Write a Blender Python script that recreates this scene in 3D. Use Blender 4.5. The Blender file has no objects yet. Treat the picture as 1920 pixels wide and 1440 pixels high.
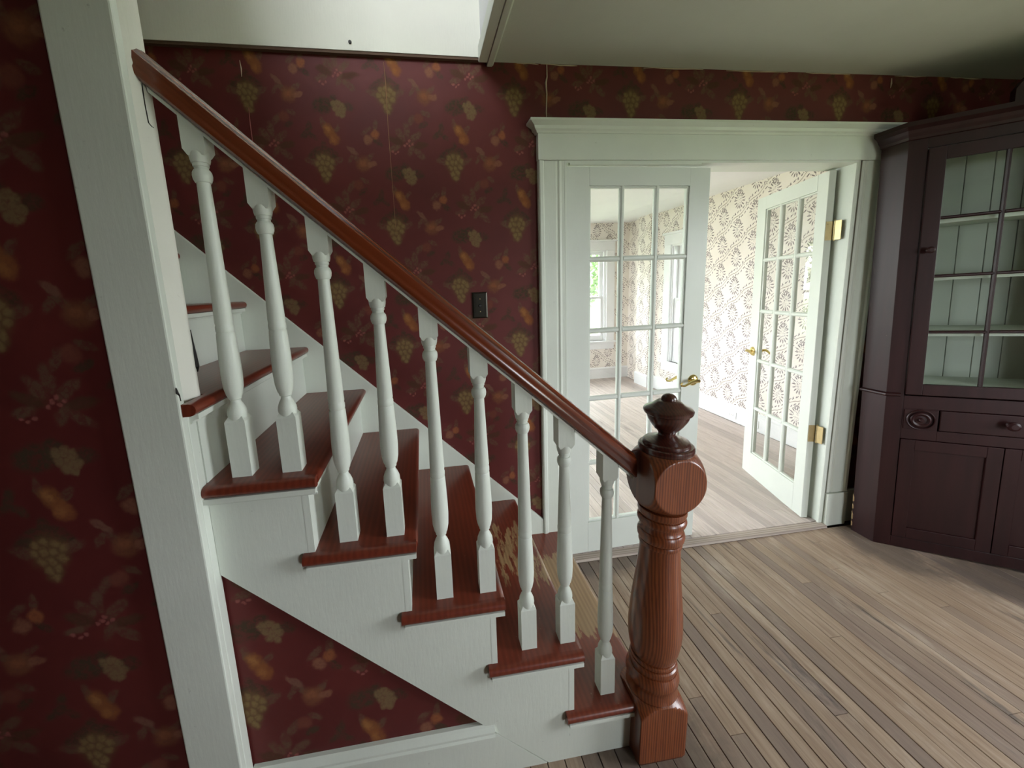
import bpy, bmesh, math, random
from mathutils import Vector, Matrix
random.seed(7)
R = math.radians
scene = bpy.context.scene
COL = scene.collection

# ------------------------------------------------------------------ camera
cam_d = bpy.data.cameras.new('camera')
cam = bpy.data.objects.new('camera', cam_d); COL.objects.link(cam)
FW = Vector((0.13076188, 0.97809052, -0.16198849))
RT = Vector((0.98934027, -0.13929679, -0.04245285))
UP = Vector((0.06408721, 0.15471052, 0.98587904))
m = Matrix.Identity(4)
for i in range(3):
    m[i][0], m[i][1], m[i][2] = RT[i], UP[i], -FW[i]
m[0][3], m[1][3], m[2][3] = -0.88053685, -1.86227, 1.48666213
cam.matrix_world = m
cam_d.sensor_width = 36
cam_d.lens = 734.938 * 36 / 1920
cam_d.shift_x = 66.0785 / 1920
cam_d.shift_y = -60.7914 / 1920
cam_d.clip_start = 0.05
scene.camera = cam
# ------------------------------------------------------------------ view, world, daylight
scene.view_settings.view_transform = 'Standard'
scene.view_settings.look = 'None'
scene.view_settings.gamma = 1
scene.view_settings.use_curve_mapping = False
scene.view_settings.exposure = -0.12
SKY = 20.0
world = bpy.data.worlds.new('overcast_sky'); scene.world = world
world.use_nodes = True
bg = world.node_tree.nodes['Background']
bg.inputs[0].default_value = (0.90, 0.95, 1.0, 1); bg.inputs[1].default_value = SKY

def portal(name, center, normal, w, h):
    """daylight sampling aid placed in a real window opening (a Cycles portal gives off no light of its own)"""
    l = bpy.data.lights.new(name, 'AREA'); l.shape = 'RECTANGLE'; l.size = w; l.size_y = h
    l.cycles.is_portal = True
    o = bpy.data.objects.new(name, l); COL.objects.link(o)
    o.location = center
    o.rotation_euler = Vector(normal).to_track_quat('-Z', 'Z').to_euler()
    return o
# (windows behind the camera, in the far room and upstairs; opening sizes are reused by the walls below)
WIN_RIGHT = (-2.45, -1.30, 0.7, 2.1)     # y0,y1,z0,z1 in the right wall of the hall
WIN_BACK = [(1.02, 1.95, 0.7, 2.1)]   # x0,x1,z0,z1 in the wall behind the camera
WIN_UP = (-2.6, -1.2, 3.3, 4.5)          # upstairs hall window, x0,x1,z0,z1
XR, YB, ZC = 2.35, -4.6, 2.4537
portal('portal', (XR + .05, (WIN_RIGHT[0]+WIN_RIGHT[1])/2, (WIN_RIGHT[2]+WIN_RIGHT[3])/2), (-1, 0, 0), WIN_RIGHT[1]-WIN_RIGHT[0], WIN_RIGHT[3]-WIN_RIGHT[2])
for a in WIN_BACK:
    portal('portal', ((a[0]+a[1])/2, YB - .05, (a[2]+a[3])/2), (0, 1, 0), a[1]-a[0], a[3]-a[2])
portal('portal', ((WIN_UP[0]+WIN_UP[1])/2, -2.85, (WIN_UP[2]+WIN_UP[3])/2), (0, 1, 0), WIN_UP[1]-WIN_UP[0], WIN_UP[3]-WIN_UP[2])
FX, FY, FZC = 2.22, 3.75, 2.33           # far room: right wall x, end wall y, ceiling z
FWIN_R = (2.345, 2.73, 0.44, 1.90)        # y0,y1,z0,z1 window in far right wall
FWIN_E = [(1.02, 1.86, 0.60, 1.94), (-0.45, 0.39, 0.60, 1.94)]   # x0,x1,z0,z1 windows in far end wall
FWIN_L = (0.6, 2.9, 0.6, 2.1)
FXL = -2.2
portal('portal', (FX + .16, (FWIN_R[0]+FWIN_R[1])/2, (FWIN_R[2]+FWIN_R[3])/2), (-1, 0, 0), FWIN_R[1]-FWIN_R[0], FWIN_R[3]-FWIN_R[2])
for a in FWIN_E:
    portal('portal', ((a[0]+a[1])/2, FY + .16, (a[2]+a[3])/2), (0, -1, 0), a[1]-a[0], a[3]-a[2])
portal('portal', (FXL - .16, (FWIN_L[0]+FWIN_L[1])/2, (FWIN_L[2]+FWIN_L[3])/2), (1, 0, 0), FWIN_L[1]-FWIN_L[0], FWIN_L[3]-FWIN_L[2])

# ------------------------------------------------------------------ mesh helpers
class MB:
    def __init__(s): s.V = []; s.F = []
    def add(s, vs, fs):
        b = len(s.V); s.V += [tuple(v) for v in vs]; s.F += [tuple(b + i for i in f) for f in fs]; return s
    def box(s, x0, x1, y0, y1, z0, z1):
        vs = [(x, y, z) for x in (x0, x1) for y in (y0, y1) for z in (z0, z1)]
        return s.add(vs, [(0,1,3,2),(4,6,7,5),(0,4,5,1),(2,3,7,6),(0,2,6,4),(1,5,7,3)])
    def prism(s, poly, a0, a1, axis='y'):
        n = len(poly)
        f = {'y': lambda p, a: (p[0], a, p[1]), 'z': lambda p, a: (p[0], p[1], a), 'x': lambda p, a: (a, p[0], p[1])}[axis]
        vs = [f(p, a0) for p in poly] + [f(p, a1) for p in poly]
        fs = [tuple(range(n)), tuple(range(2*n-1, n-1, -1))] + [(i, (i+1) % n, n+(i+1) % n, n+i) for i in range(n)]
        return s.add(vs, fs)
    def lathe(s, prof, cx=0, cy=0, cz=0, n=24, axis='z', cap=True):
        vs = []
        for r, z in prof:
            for k in range(n):
                a = 2*math.pi*k/n; p = (r*math.cos(a), r*math.sin(a), z)
                if axis == 'x': p = (p[2], p[0], p[1])
                if axis == 'y': p = (p[1], p[2], p[0])
                vs.append((cx+p[0], cy+p[1], cz+p[2]))
        fs = [(i*n+k, i*n+(k+1) % n, (i+1)*n+(k+1) % n, (i+1)*n+k) for i in range(len(prof)-1) for k in range(n)]
        if cap: fs += [tuple(range(n)), tuple(range((len(prof)-1)*n, len(prof)*n))]
        return s.add(vs, fs)
    def tube(s, pts, r, n=8):
        pts = [Vector(p) for p in pts]; rr = r if isinstance(r, (list, tuple)) else [r]*len(pts)
        vs = []; ref = Vector((0.13, 0.3, 0.95))
        for i, p in enumerate(pts):
            t = (pts[min(i+1, len(pts)-1)] - pts[max(i-1, 0)]).normalized()
            u = t.cross(ref)
            if u.length < .1: u = t.cross(Vector((1, 0, 0)))
            u.normalize(); w = t.cross(u)
            for k in range(n):
                a = 2*math.pi*k/n; vs.append(p + (u*math.cos(a) + w*math.sin(a))*rr[i])
        fs = [(i*n+k, i*n+(k+1) % n, (i+1)*n+(k+1) % n, (i+1)*n+k) for i in range(len(pts)-1) for k in range(n)]
        fs += [tuple(range(n)), tuple(range((len(pts)-1)*n, len(pts)*n))]
        return s.add(vs, fs)
    def sweep(s, path, prof):
        """mitred moulding: path = xy points (outside on the right of travel), prof = closed (out, z) list"""
        n = len(prof); P = [Vector(p) for p in path]; vs = []
        for i, p in enumerate(P):
            d0 = (P[i]-P[i-1]).normalized() if i else (P[1]-P[0]).normalized()
            d1 = (P[i+1]-P[i]).normalized() if i < len(P)-1 else d0
            n0 = Vector((d0.y, -d0.x)); n1 = Vector((d1.y, -d1.x)); b = (n0+n1); b = b/(b.length_squared/2) if b.length > .01 else n0
            for o, z in prof: vs.append((p.x+b.x*o, p.y+b.y*o, z))
        fs = [(i*n+k, i*n+(k+1) % n, (i+1)*n+(k+1) % n, (i+1)*n+k) for i in range(len(P)-1) for k in range(n)]
        fs += [tuple(range(n)), tuple(range((len(P)-1)*n, len(P)*n))]
        return s.add(vs, fs)
    def mesh(s, name, mat, smooth=False):
        me = bpy.data.meshes.new(name); me.from_pydata(s.V, [], s.F)
        bm = bmesh.new(); bm.from_mesh(me); bmesh.ops.recalc_face_normals(bm, faces=bm.faces); bm.to_mesh(me); bm.free()
        if smooth:
            me.polygons.foreach_set('use_smooth', [True]*len(me.polygons)); me.set_sharp_from_angle(angle=R(32))
        if mat: me.materials.append(mat)
        return me
    def build(s, name, mat, parent=None, smooth=False, bevel=0.0, loc=None, rot=None):
        return link(name, s.mesh(name, mat, smooth), parent, bevel, loc, rot)

def link(name, me, parent=None, bevel=0.0, loc=None, rot=None):
    o = bpy.data.objects.new(name, me); COL.objects.link(o)
    if parent: o.parent = parent
    if loc: o.location = loc
    if rot: o.rotation_euler = rot
    if bevel:
        b = o.modifiers.new('bevel', 'BEVEL'); b.width = bevel; b.segments = 2; b.limit_method = 'ANGLE'; b.angle_limit = R(40)
    return o
def empty(name, loc=(0, 0, 0), rot=(0, 0, 0)):
    o = bpy.data.objects.new(name, None); COL.objects.link(o); o.location = loc; o.rotation_euler = rot
    o.empty_display_size = .1
    return o
def tag(o, label, cat, group=None, kind=None):
    o['label'] = label; o['category'] = cat
    if group: o['group'] = group
    if kind: o['kind'] = kind
    return o
def struct(o, label, cat): return tag(o, label, cat, kind='structure')

# ------------------------------------------------------------------ materials
def srgb(r, g, b):
    f = lambda c: (c/255/12.92) if c/255 <= .04045 else ((c/255+.055)/1.055)**2.4
    return (f(r), f(g), f(b), 1)
class NT:
    def __init__(s, name, rough=.5, spec=.5):
        s.m = bpy.data.materials.new(name); s.m.use_nodes = True; s.t = s.m.node_tree
        s.b = s.t.nodes['Principled BSDF']; s.b.inputs['Roughness'].default_value = rough
        s.b.inputs['Specular IOR Level'].default_value = spec
    def n(s, typ, **kw):
        nd = s.t.nodes.new(typ)
        for k, v in kw.items():
            if k.startswith('i_'):
                key = k[2:]; key = int(key) if key.isdigit() else key
                s.put(nd.inputs[key], v)
            else: setattr(nd, k, v)
        return nd
    def put(s, sock, v):
        if isinstance(v, bpy.types.NodeSocket): s.t.links.new(v, sock)
        else: sock.default_value = v
    def math(s, op, a, b=0.0, c=0.0, clamp=False):
        nd = s.n('ShaderNodeMath', operation=op, use_clamp=clamp)
        for i, v in enumerate((a, b, c)): s.put(nd.inputs[i], v)
        return nd.outputs[0]
    def noise(s, vec, scale, detail=4, rough=.55, dist=0):
        nd = s.n('ShaderNodeTexNoise', i_Scale=scale, i_Detail=detail, i_Roughness=rough, i_Distortion=dist); s.put(nd.inputs['Vector'], vec); return nd.outputs['Fac']
    def mapping(s, vec, scale=(1, 1, 1), loc=(0, 0, 0), rot=(0, 0, 0), typ='POINT'):
        nd = s.n('ShaderNodeMapping', vector_type=typ, i_Scale=scale, i_Location=loc, i_Rotation=rot); s.put(nd.inputs['Vector'], vec); return nd.outputs[0]
    def ramp(s, v, a, b, lo=0.0, hi=1.0, smooth=True):
        nd = s.n('ShaderNodeMapRange'); nd.interpolation_type = 'SMOOTHSTEP' if smooth else 'LINEAR'
        for i, x in enumerate((v, a, b, lo, hi)): s.put(nd.inputs[i], x)
        return nd.outputs[0]
    def mix(s, f, a, b, blend='MIX'):
        nd = s.n('ShaderNodeMix', data_type='RGBA', blend_type=blend); s.put(nd.inputs[0], f); s.put(nd.inputs[6], a); s.put(nd.inputs[7], b); return nd.outputs[2]
    def pos(s): return s.n('ShaderNodeNewGeometry').outputs['Position']
    def obj(s): return s.n('ShaderNodeTexCoord').outputs['Object']
    def rnd(s): return s.n('ShaderNodeObjectInfo').outputs['Random']
    def xyz(s, v):
        nd = s.n('ShaderNodeSeparateXYZ'); s.put(nd.inputs[0], v); return nd.outputs
    def vec(s, x, y, z=0.0):
        nd = s.n('ShaderNodeCombineXYZ'); s.put(nd.inputs[0], x); s.put(nd.inputs[1], y); s.put(nd.inputs[2], z); return nd.outputs[0]
    def color(s, c): s.put(s.b.inputs['Base Color'], c)
    def bump(s, h, strength=.3, dist=.01):
        nd = s.n('ShaderNodeBump', i_Strength=strength, i_Distance=dist); s.put(nd.inputs['Height'], h); s.t.links.new(nd.outputs[0], s.b.inputs['Normal'])
    def rough(s, v): s.put(s.b.inputs['Roughness'], v)
    def layer(s, mask, c):
        """print one ink over what is there already"""
        top = getattr(s, 'top', None) or s.b.outputs[0]
        d = s.n('ShaderNodeBsdfDiffuse'); s.put(d.inputs['Color'], c)
        mx = s.n('ShaderNodeMixShader'); s.put(mx.inputs[0], mask); s.put(mx.inputs[1], top); s.put(mx.inputs[2], d.outputs[0])
        s.top = mx.outputs[0]
        out = s.t.nodes['Material Output']; s.t.links.new(s.top, out.inputs['Surface'])

def paint(name, c, rough=.45, var=.06, bump=.12, dirt=0.0, spec=.4):
    t = NT(name, rough, spec); p = t.obj()
    n1 = t.noise(p, 2.5, 5); f = t.ramp(n1, .3, .7)
    dark = tuple(x*(1-var*2) for x in c[:3]) + (1,)
    col = t.mix(f, dark, c)
    if dirt:
        d = t.ramp(t.noise(p, 38, 6, .7), .66, .74); col = t.mix(t.math('MULTIPLY', d, dirt), col, srgb(70, 66, 52))
    t.color(col)
    h = t.math('ADD', t.math('MULTIPLY', t.noise(p, 60, 3), .6), t.noise(t.mapping(p, (40, 40, 6)), 3, 3))
    t.bump(h, bump, .004)
    return t.m
WHITE = paint('white_gloss_paint', (.71, .755, .675, 1), .38, .04, .10, .25)
WHITE_LEAF = paint('white_door_paint', (.70, .74, .68, 1), .36, .03, .06)
WHITE_FAR = paint('white_trim_paint', (.80, .80, .80, 1), .4, .03, .08)
PLASTER = paint('white_plaster', (.78, .775, .70, 1), .8, .03, .12, .15, .2)
CEIL = paint('ceiling_paint', (.66, .68, .62, 1), .85, .03, .10, 0, .2)
CEIL_FAR = paint('far_ceiling_paint', (.90, .90, .89, 1), .85, .02, .06, 0, .2)
BROWN_EDGE = paint('brown_paper_edge', srgb(96, 74, 60), .8)

def wood(name, c0, c1, axis='z', rough=.32, scale=1.0, coat=.3, bump=.05, wear=None, turn=0.0):
    t = NT(name, rough); p = t.obj()
    if turn: p = t.mapping(p, rot=(0, turn, 0))
    sc = {'z': (26, 26, 1.3), 'x': (1.3, 26, 26), 'y': (26, 1.3, 26)}[axis]
    q = t.mapping(p, tuple(x*scale for x in sc))
    g = t.noise(q, 1.0, 5, .6, .8)
    w = t.n('ShaderNodeTexWave', wave_type='BANDS', bands_direction='X' if axis != 'x' else 'Y', i_Scale=1.0, i_Distortion=5.0, i_Detail=3.0)
    t.put(w.inputs['Vector'], t.mapping(p, tuple(x*scale*.6 for x in sc)))
    f = t.math('ADD', t.math('MULTIPLY', g, .65), t.math('MULTIPLY', w.outputs['Fac'], .35))
    col = t.mix(t.ramp(f, .3, .7), c0, c1)
    if wear: col = wear(t, p, col, f)
    t.color(col); t.bump(f, bump, .003)
    t.b.inputs['Coat Weight'].default_value = coat; t.b.inputs['Coat Roughness'].default_value = .15
    return t.m
NEWEL = wood('newel_oak', srgb(98, 47, 24), srgb(134, 72, 38), 'z', .34, 2.6, .3, .02)
NEWEL_D = wood('newel_oak_dark', srgb(58, 26, 20), srgb(80, 38, 28), 'z', .3, 2.6, .45, .03)
RAIL = wood('handrail_wood', srgb(80, 32, 16), srgb(116, 53, 27), 'x', .22, 2.0, .6, .004, None, -math.atan(.898))
def stair_wear(t, p, col, f):
    # bare wood where feet and scuffs have rubbed the stain off the lower treads, towards the middle of the flight
    g = t.xyz(t.pos())
    low = t.ramp(g[2], .75, .2)                               # lower treads are worn most
    mid = t.math('MULTIPLY', t.ramp(g[1], -.82, -.55), t.ramp(g[1], -.04, -.28))
    n1 = t.noise(t.mapping(t.pos(), (30, 5, 10)), 1.6, 6, .7)
    a = t.math('MULTIPLY', t.math('MULTIPLY', low, mid), n1)
    patch = t.ramp(a, .335, .38)
    specks = t.math('MULTIPLY', t.ramp(t.noise(p, 85, 3, .6), .70, .74), t.ramp(g[2], .95, .3))
    bare = t.mix(f, srgb(120, 92, 62), srgb(170, 138, 100))
    col = t.mix(patch, col, bare)
    return t.mix(t.math('MULTIPLY', specks, .7), col, srgb(150, 118, 92))
TREAD = wood('stained_tread_wood', srgb(102, 41, 25), srgb(115, 49, 31), 'y', .36, 1.2, .25, .015, stair_wear)

def plank_mat(name, c0, c1, c2, dark, far=False):
    t = NT(name, .55, .5); p = t.pos(); r = t.rnd()
    off = t.math('MULTIPLY', r, 37.0); g = t.xyz(p)
    q = t.vec(t.math('MULTIPLY', t.math('ADD', g[0], off), 60), t.math('MULTIPLY', t.math('ADD', g[1], off), 3.2), 0.0)
    n1 = t.noise(q, .8, 5, .65, 1.0)
    col = t.mix(t.ramp(n1, .3, .72), c0, c1)
    col = t.mix(t.math('MULTIPLY', t.ramp(r, .55, .95), .75), col, c2)
    # worn light patches and dark scuffs that run along the boards
    s1 = t.noise(t.mapping(p, (5.5, 1.6, 1)), 1.0, 6, .7, .4)
    col = t.mix(t.math('MULTIPLY', t.ramp(s1, .52, .72), .55), col, srgb(196, 180, 163) if not far else srgb(216, 202, 194))
    s2 = t.noise(t.mapping(p, (9, 1.5, 1), (3.1, 7.7, 0)), 1.0, 6, .72, .8)
    col = t.mix(t.math('MULTIPLY', t.ramp(s2, .56, .74), .8), col, dark)
    grain = t.noise(t.vec(t.math('MULTIPLY', t.math('ADD', g[0], off), 300), t.math('MULTIPLY', g[1], 9)), 1.0, 3, .6)
    col = t.mix(t.math('MULTIPLY', t.ramp(grain, .5, .8), .35), col, dark)
    if not far:   # irregular darker ellipses at newel foot and cupboard, dark grey wear at threshold
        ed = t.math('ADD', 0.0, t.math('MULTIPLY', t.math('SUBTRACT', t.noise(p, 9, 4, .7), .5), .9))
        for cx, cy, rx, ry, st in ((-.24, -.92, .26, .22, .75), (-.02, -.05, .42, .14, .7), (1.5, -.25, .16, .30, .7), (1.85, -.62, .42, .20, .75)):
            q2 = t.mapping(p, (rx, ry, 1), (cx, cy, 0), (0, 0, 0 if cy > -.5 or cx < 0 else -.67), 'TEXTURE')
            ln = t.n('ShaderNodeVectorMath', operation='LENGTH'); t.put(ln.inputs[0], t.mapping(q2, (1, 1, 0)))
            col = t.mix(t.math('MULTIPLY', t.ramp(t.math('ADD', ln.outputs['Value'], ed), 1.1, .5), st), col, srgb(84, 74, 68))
    t.color(col); t.rough(t.ramp(s2, .3, .7, .38, .62)); t.bump(grain, .12, .002)
    return t.m
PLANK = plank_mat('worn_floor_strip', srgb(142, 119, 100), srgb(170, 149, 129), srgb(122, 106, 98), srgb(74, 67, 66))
PLANK_FAR = plank_mat('grey_floor_strip', srgb(182, 168, 160), srgb(206, 193, 186), srgb(168, 156, 150), srgb(132, 120, 116), True)
THRESH = wood('threshold_wood', srgb(140, 126, 116), srgb(176, 162, 150), 'x', .55, 1.4, 0)
SEAM = paint('floor_gap_dirt', srgb(40, 33, 28), .9)

def cab_paint():
    t = NT('oxblood_cupboard_paint', .40, .32); p = t.obj()
    n = t.noise(t.mapping(p, (20, 20, 2)), 1.2, 5, .6)
    col = t.mix(t.ramp(n, .3, .7), srgb(35, 13, 13), srgb(45, 19, 19))
    sc = t.ramp(t.noise(p, 44, 5, .7), .72, .76)
    col = t.mix(t.math('MULTIPLY', sc, .35), col, srgb(128, 100, 88))
    t.color(col); t.bump(n, .12, .004); return t.m
CAB = cab_paint()
CAB_IN = paint('grey_green_cupboard_lining', (.66, .70, .63, 1), .6, .05, .1)
BARE = paint('bare_chipped_wood', srgb(190, 160, 118), .8)
def simple(name, c, rough=.5, metal=0.0, spec=.5):
    t = NT(name, rough, spec); t.b.inputs['Metallic'].default_value = metal
    n = t.noise(t.obj(), 30, 3); t.color(t.mix(t.ramp(n, .3, .7), tuple(x*.88 for x in c[:3])+(1,), c)); return t.m
BRASS = simple('polished_brass', (.78, .62, .26, 1), .2, 1.0)
BRASS_OLD = simple('aged_brass', (.46, .37, .19, 1), .42, 1.0)
BRONZE = simple('dark_bronze_plate', srgb(46, 42, 34), .28, .6)
BLACK = simple('black_plastic', srgb(14, 13, 13), .35)
DARKIRON = simple('dark_nail_iron', srgb(24, 20, 16), .5, .5)
OUTLET = simple('white_outlet_plastic', (.82, .82, .82, 1), .35)
def glass(name, tint=(1, 1, 1, 1), refl=1.0):
    m = bpy.data.materials.new(name); m.use_nodes = True; t = m.node_tree; t.nodes.clear()
    o = t.nodes.new('ShaderNodeOutputMaterial'); mx = t.nodes.new('ShaderNodeMixShader')
    tr = t.nodes.new('ShaderNodeBsdfTransparent'); gl = t.nodes.new('ShaderNodeBsdfGlossy'); fr = t.nodes.new('ShaderNodeFresnel')
    ml = t.nodes.new('ShaderNodeMath'); ml.operation = 'MULTIPLY'; ml.inputs[1].default_value = refl
    gb = t.nodes.new('ShaderNodeNewGeometry'); io = t.nodes.new('ShaderNodeMath'); io.operation = 'MULTIPLY_ADD'; io.inputs[1].default_value = 1/1.5 - 1.5; io.inputs[2].default_value = 1.5
    t.links.new(gb.outputs['Backfacing'], io.inputs[0]); t.links.new(io.outputs[0], fr.inputs[0])   # thin pane: same reflectance from both faces
    tr.inputs[0].default_value = tint; gl.inputs['Roughness'].default_value = .02; 
    t.links.new(fr.outputs[0], ml.inputs[0]); t.links.new(ml.outputs[0], mx.inputs[0])
    t.links.new(tr.outputs[0], mx.inputs[1]); t.links.new(gl.outputs[0], mx.inputs[2]); t.links.new(mx.outputs[0], o.inputs[0])
    return m
GLASS = glass('window_glass', (.97, .985, .98, 1), .9)
GLASS_OLD = glass('old_cupboard_glass', (.95, .97, .955, 1), .55)

# wallpapers: printed motifs made from soft ellipses in a half-drop repeat
def wall_uv(t):
    p = t.pos(); g = t.xyz(p); nrm = t.xyz(t.n('ShaderNodeNewGeometry').outputs['Normal'])
    side = t.math('GREATER_THAN', t.math('ABSOLUTE', nrm[0]), .6)
    u = t.math('ADD', t.math('MULTIPLY', g[0], t.math('SUBTRACT', 1.0, side)), t.math('MULTIPLY', g[1], side))
    return u, g[2], p
def half_drop(t, u, v, u0, v0, w, h, n=None):
    a = t.math('DIVIDE', t.math('SUBTRACT', u, u0), w)
    col = t.math('FLOOR', a); uu = t.math('MULTIPLY', t.math('SUBTRACT', a, col), w)
    par = t.math('FLOORED_MODULO', col, 2.0)
    b = t.math('ADD', t.math('DIVIDE', t.math('SUBTRACT', v, v0), h), t.math('MULTIPLY', par, .5))
    vv = t.math('MULTIPLY', t.math('FRACT', b), h)
    return uu, vv, col
def ellipse(t, vec, cx, cy, rx, ry, rot=0.0, soft=.25):
    q = t.mapping(vec, (rx, ry, 1), (cx, cy, 0), (0, 0, rot), 'TEXTURE')
    ln = t.n('ShaderNodeVectorMath', operation='LENGTH'); t.put(ln.inputs[0], q)
    return t.ramp(ln.outputs['Value'], 1+soft, 1-soft)

def burgundy():
    t = NT('burgundy_fruit_wallpaper', .62, .35)
    w, h = .279, .5465
    u, v, p = wall_uv(t)
    # the strips on the stair-front walls were hung from other starting points than those on the back wall
    yy = t.xyz(p)[1]; fr = t.math('LESS_THAN', yy, -.5); lf = t.math('LESS_THAN', yy, -.89)
    u = t.math('ADD', u, t.math('ADD', t.math('MULTIPLY', fr, -.117), t.math('MULTIPLY', lf, .076)))
    v = t.math('ADD', v, t.math('ADD', t.math('MULTIPLY', fr, -.2545), t.math('MULTIPLY', lf, .2765)))
    nd = t.n('ShaderNodeTexNoise', i_Scale=42.0, i_Detail=3.0); t.put(nd.inputs['Vector'], p); nz = t.xyz(nd.outputs['Color'])
    u2 = t.math('ADD', u, t.math('MULTIPLY', t.math('SUBTRACT', nz[0], .5), .020))
    v2 = t.math('ADD', v, t.math('MULTIPLY', t.math('SUBTRACT', nz[1], .5), .020))
    uu, vv, col = half_drop(t, u2, v2, -0.973 - .10, 2.299 - .30, w, h)
    cell = t.vec(uu, vv, 0.0)
    base = t.mix(t.ramp(t.noise(p, 3.0, 4), .3, .7), srgb(86, 31, 30), srgb(98, 38, 35))
    fine = t.noise(p, 130, 3, .6)
    cur = base
    # motif list: (dx, dy, rx, ry, rot, colour, strength, soft) about the golden cluster
    LEAF = srgb(104, 82, 66); LEAFD = srgb(72, 64, 50); GOLD = srgb(138, 118, 80); PEAR = srgb(132, 86, 54)
    APPLE = srgb(120, 78, 58); ROSE = srgb(116, 70, 58); BERRY = srgb(146, 90, 84); TAN = srgb(136, 94, 74)
    M = []
    def leaf(dx, dy, L, W, rot, c=LEAF, s=.75): M.append((dx, dy, L, W, R(rot), c, s, .30))
    # golden cluster with dark leaves behind
    leaf(-.035, .052, .040, .018, 35, LEAFD); leaf(.030, .055, .036, .016, -40, LEAFD); leaf(-.052, .018, .030, .014, -20, LEAF)
    leaf(.050, .020, .028, .013, 25); leaf(0, .07, .014, .030, 0, LEAFD)
    M.append((0, .012, .038, .046, 0, srgb(104, 84, 58), .85, .4)); M.append((0, -.030, .022, .034, 0, srgb(104, 84, 58), .85, .35))
    for (dx, dy) in [(-.026,.034),(-.006,.040),(.016,.034),(.030,.020),(-.032,.012),(-.012,.016),(.008,.014),(.024,-.004),(-.020,-.010),(0,-.010),(.010,-.030),(-.010,-.034),(.002,-.052)]:
        M.append((dx, dy, .0085, .0105, .3, GOLD, .62, .6))
    # second grape bunch with a big dark leaf beside it
    leaf(-.262, -.030, .046, .032, 10, LEAFD, .9); leaf(-.232, -.012, .030, .018, 40, LEAFD, .8); leaf(-.165, -.035, .026, .018, -15, LEAFD, .7)
    for (dx, dy) in [(-.222,-.024),(-.204,-.020),(-.190,-.030),(-.216,-.042),(-.198,-.046),(-.184,-.050),(-.206,-.062),(-.192,-.068)]:
        M.append((dx, dy, .012, .013, 0, srgb(122, 102, 74), .9, .4))
    # pears
    M.append((.028, .142, .020, .034, .5, PEAR, .9, .35)); M.append((.046, .112, .021, .026, .4, srgb(134, 84, 54), .9, .35))
    leaf(.006, .172, .010, .026, 10); leaf(.060, .150, .022, .010, 55)
    M.append((.022, .150, .009, .016, .5, srgb(160, 112, 70), .7, .7)); M.append((.040, .108, .010, .012, .4, srgb(152, 104, 64), .6, .7))
    # leaf sprig
    leaf(-.055, .150, .012, .030, -12, LEAFD); leaf(-.072, .128, .024, .011, 30, LEAFD); leaf(-.040, .122, .022, .010, -40, LEAFD)
    # apple with blossom
    M.append((.160, .008, .030, .030, 0, APPLE, .85, .35)); M.append((.158, .012, .014, .012, 0, srgb(142, 92, 66), .7, .6)); leaf(.195, .008, .020, .012, 15, TAN); leaf(.132, .036, .030, .010, -50, LEAF); leaf(.186, .034, .026, .010, 40)
    leaf(.117, .064, .026, .010, -40, srgb(122, 88, 74), .8); leaf(.108, .030, .022, .009, 60)
    # small peach
    M.append((.130, -.076, .020, .020, 0, ROSE, .85, .35)); leaf(.098, -.086, .026, .012, 60); leaf(.160, -.058, .022, .010, -30); leaf(.148, -.105, .022, .011, 30, LEAFD)
    # pair of plums
    M.append((-.092, -.166, .018, .019, 0, TAN, .85, .4)); M.append((-.060, -.144, .016, .017, 0, srgb(146, 92, 62), .85, .4)); leaf(-.098, -.130, .026, .010, 40); leaf(-.050, -.176, .024, .011, -40, LEAFD); leaf(-.058, -.112, .010, .024, -10)
    # leafy berry spray
    for (dx, dy, L, W, a) in [(-.250,.104,.034,.015,-25),(-.232,.128,.030,.014,-55),(-.205,.146,.014,.032,5),(-.170,.118,.032,.014,40),(-.147,.086,.034,.014,10),(-.155,.050,.030,.014,-40),(-.262,.076,.026,.012,15),(-.190,.066,.026,.012,60)]:
        leaf(dx, dy, L, W, a, LEAF if L < .033 else srgb(84, 62, 48), .8)
    for (dx, dy) in [(-.270,.062),(-.258,.052),(-.246,.060),(-.206,.094),(-.194,.086),(-.182,.094),(-.198,.104),(-.214,.084)]:
        M.append((dx, dy, .0052, .0052, 0, BERRY, .85, .5))
    inks = []; seen = []
    for k in M:
        if k[5] not in seen: seen.append(k[5])
    for k in sorted(M, key=lambda q: seen.index(q[5])):
        if not inks or inks[-1][0] != k[5] or len(inks[-1][1]) > 22: inks.append((k[5], []))
        inks[-1][1].append(k)
    t.color(cur); t.rough(.6)
    mott = t.math('SUBTRACT', 1.0, t.math('MULTIPLY', t.ramp(fine, .42, .68), .34))
    vein = t.math('SUBTRACT', 1.0, t.math('MULTIPLY', t.ramp(t.noise(p, 75, 4, .7, .6), .42, .60), .70))
    for c, ms in inks:
        mask = 0.0
        for dx, dy, rx, ry, rot, _, st, soft in ms:
            bx, by = .10 + dx, .30 + dy; rr = max(rx, ry)*1.3
            for i in (-1, 0, 1):
                for j in (-2, -1, 0, 1, 2):
                    X = bx + i*w; Y = by + i*h/2 + j*h
                    if -rr < X < w+rr and -rr < Y < h+rr:
                        mask = t.math('MAXIMUM', t.math('MULTIPLY', ellipse(t, cell, X, Y, rx, ry, rot, soft), st), mask)
        t.layer(t.math('MULTIPLY', mask, vein if c in (LEAF, LEAFD) else mott), c)
    return t.m
BURG = burgundy()

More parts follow.
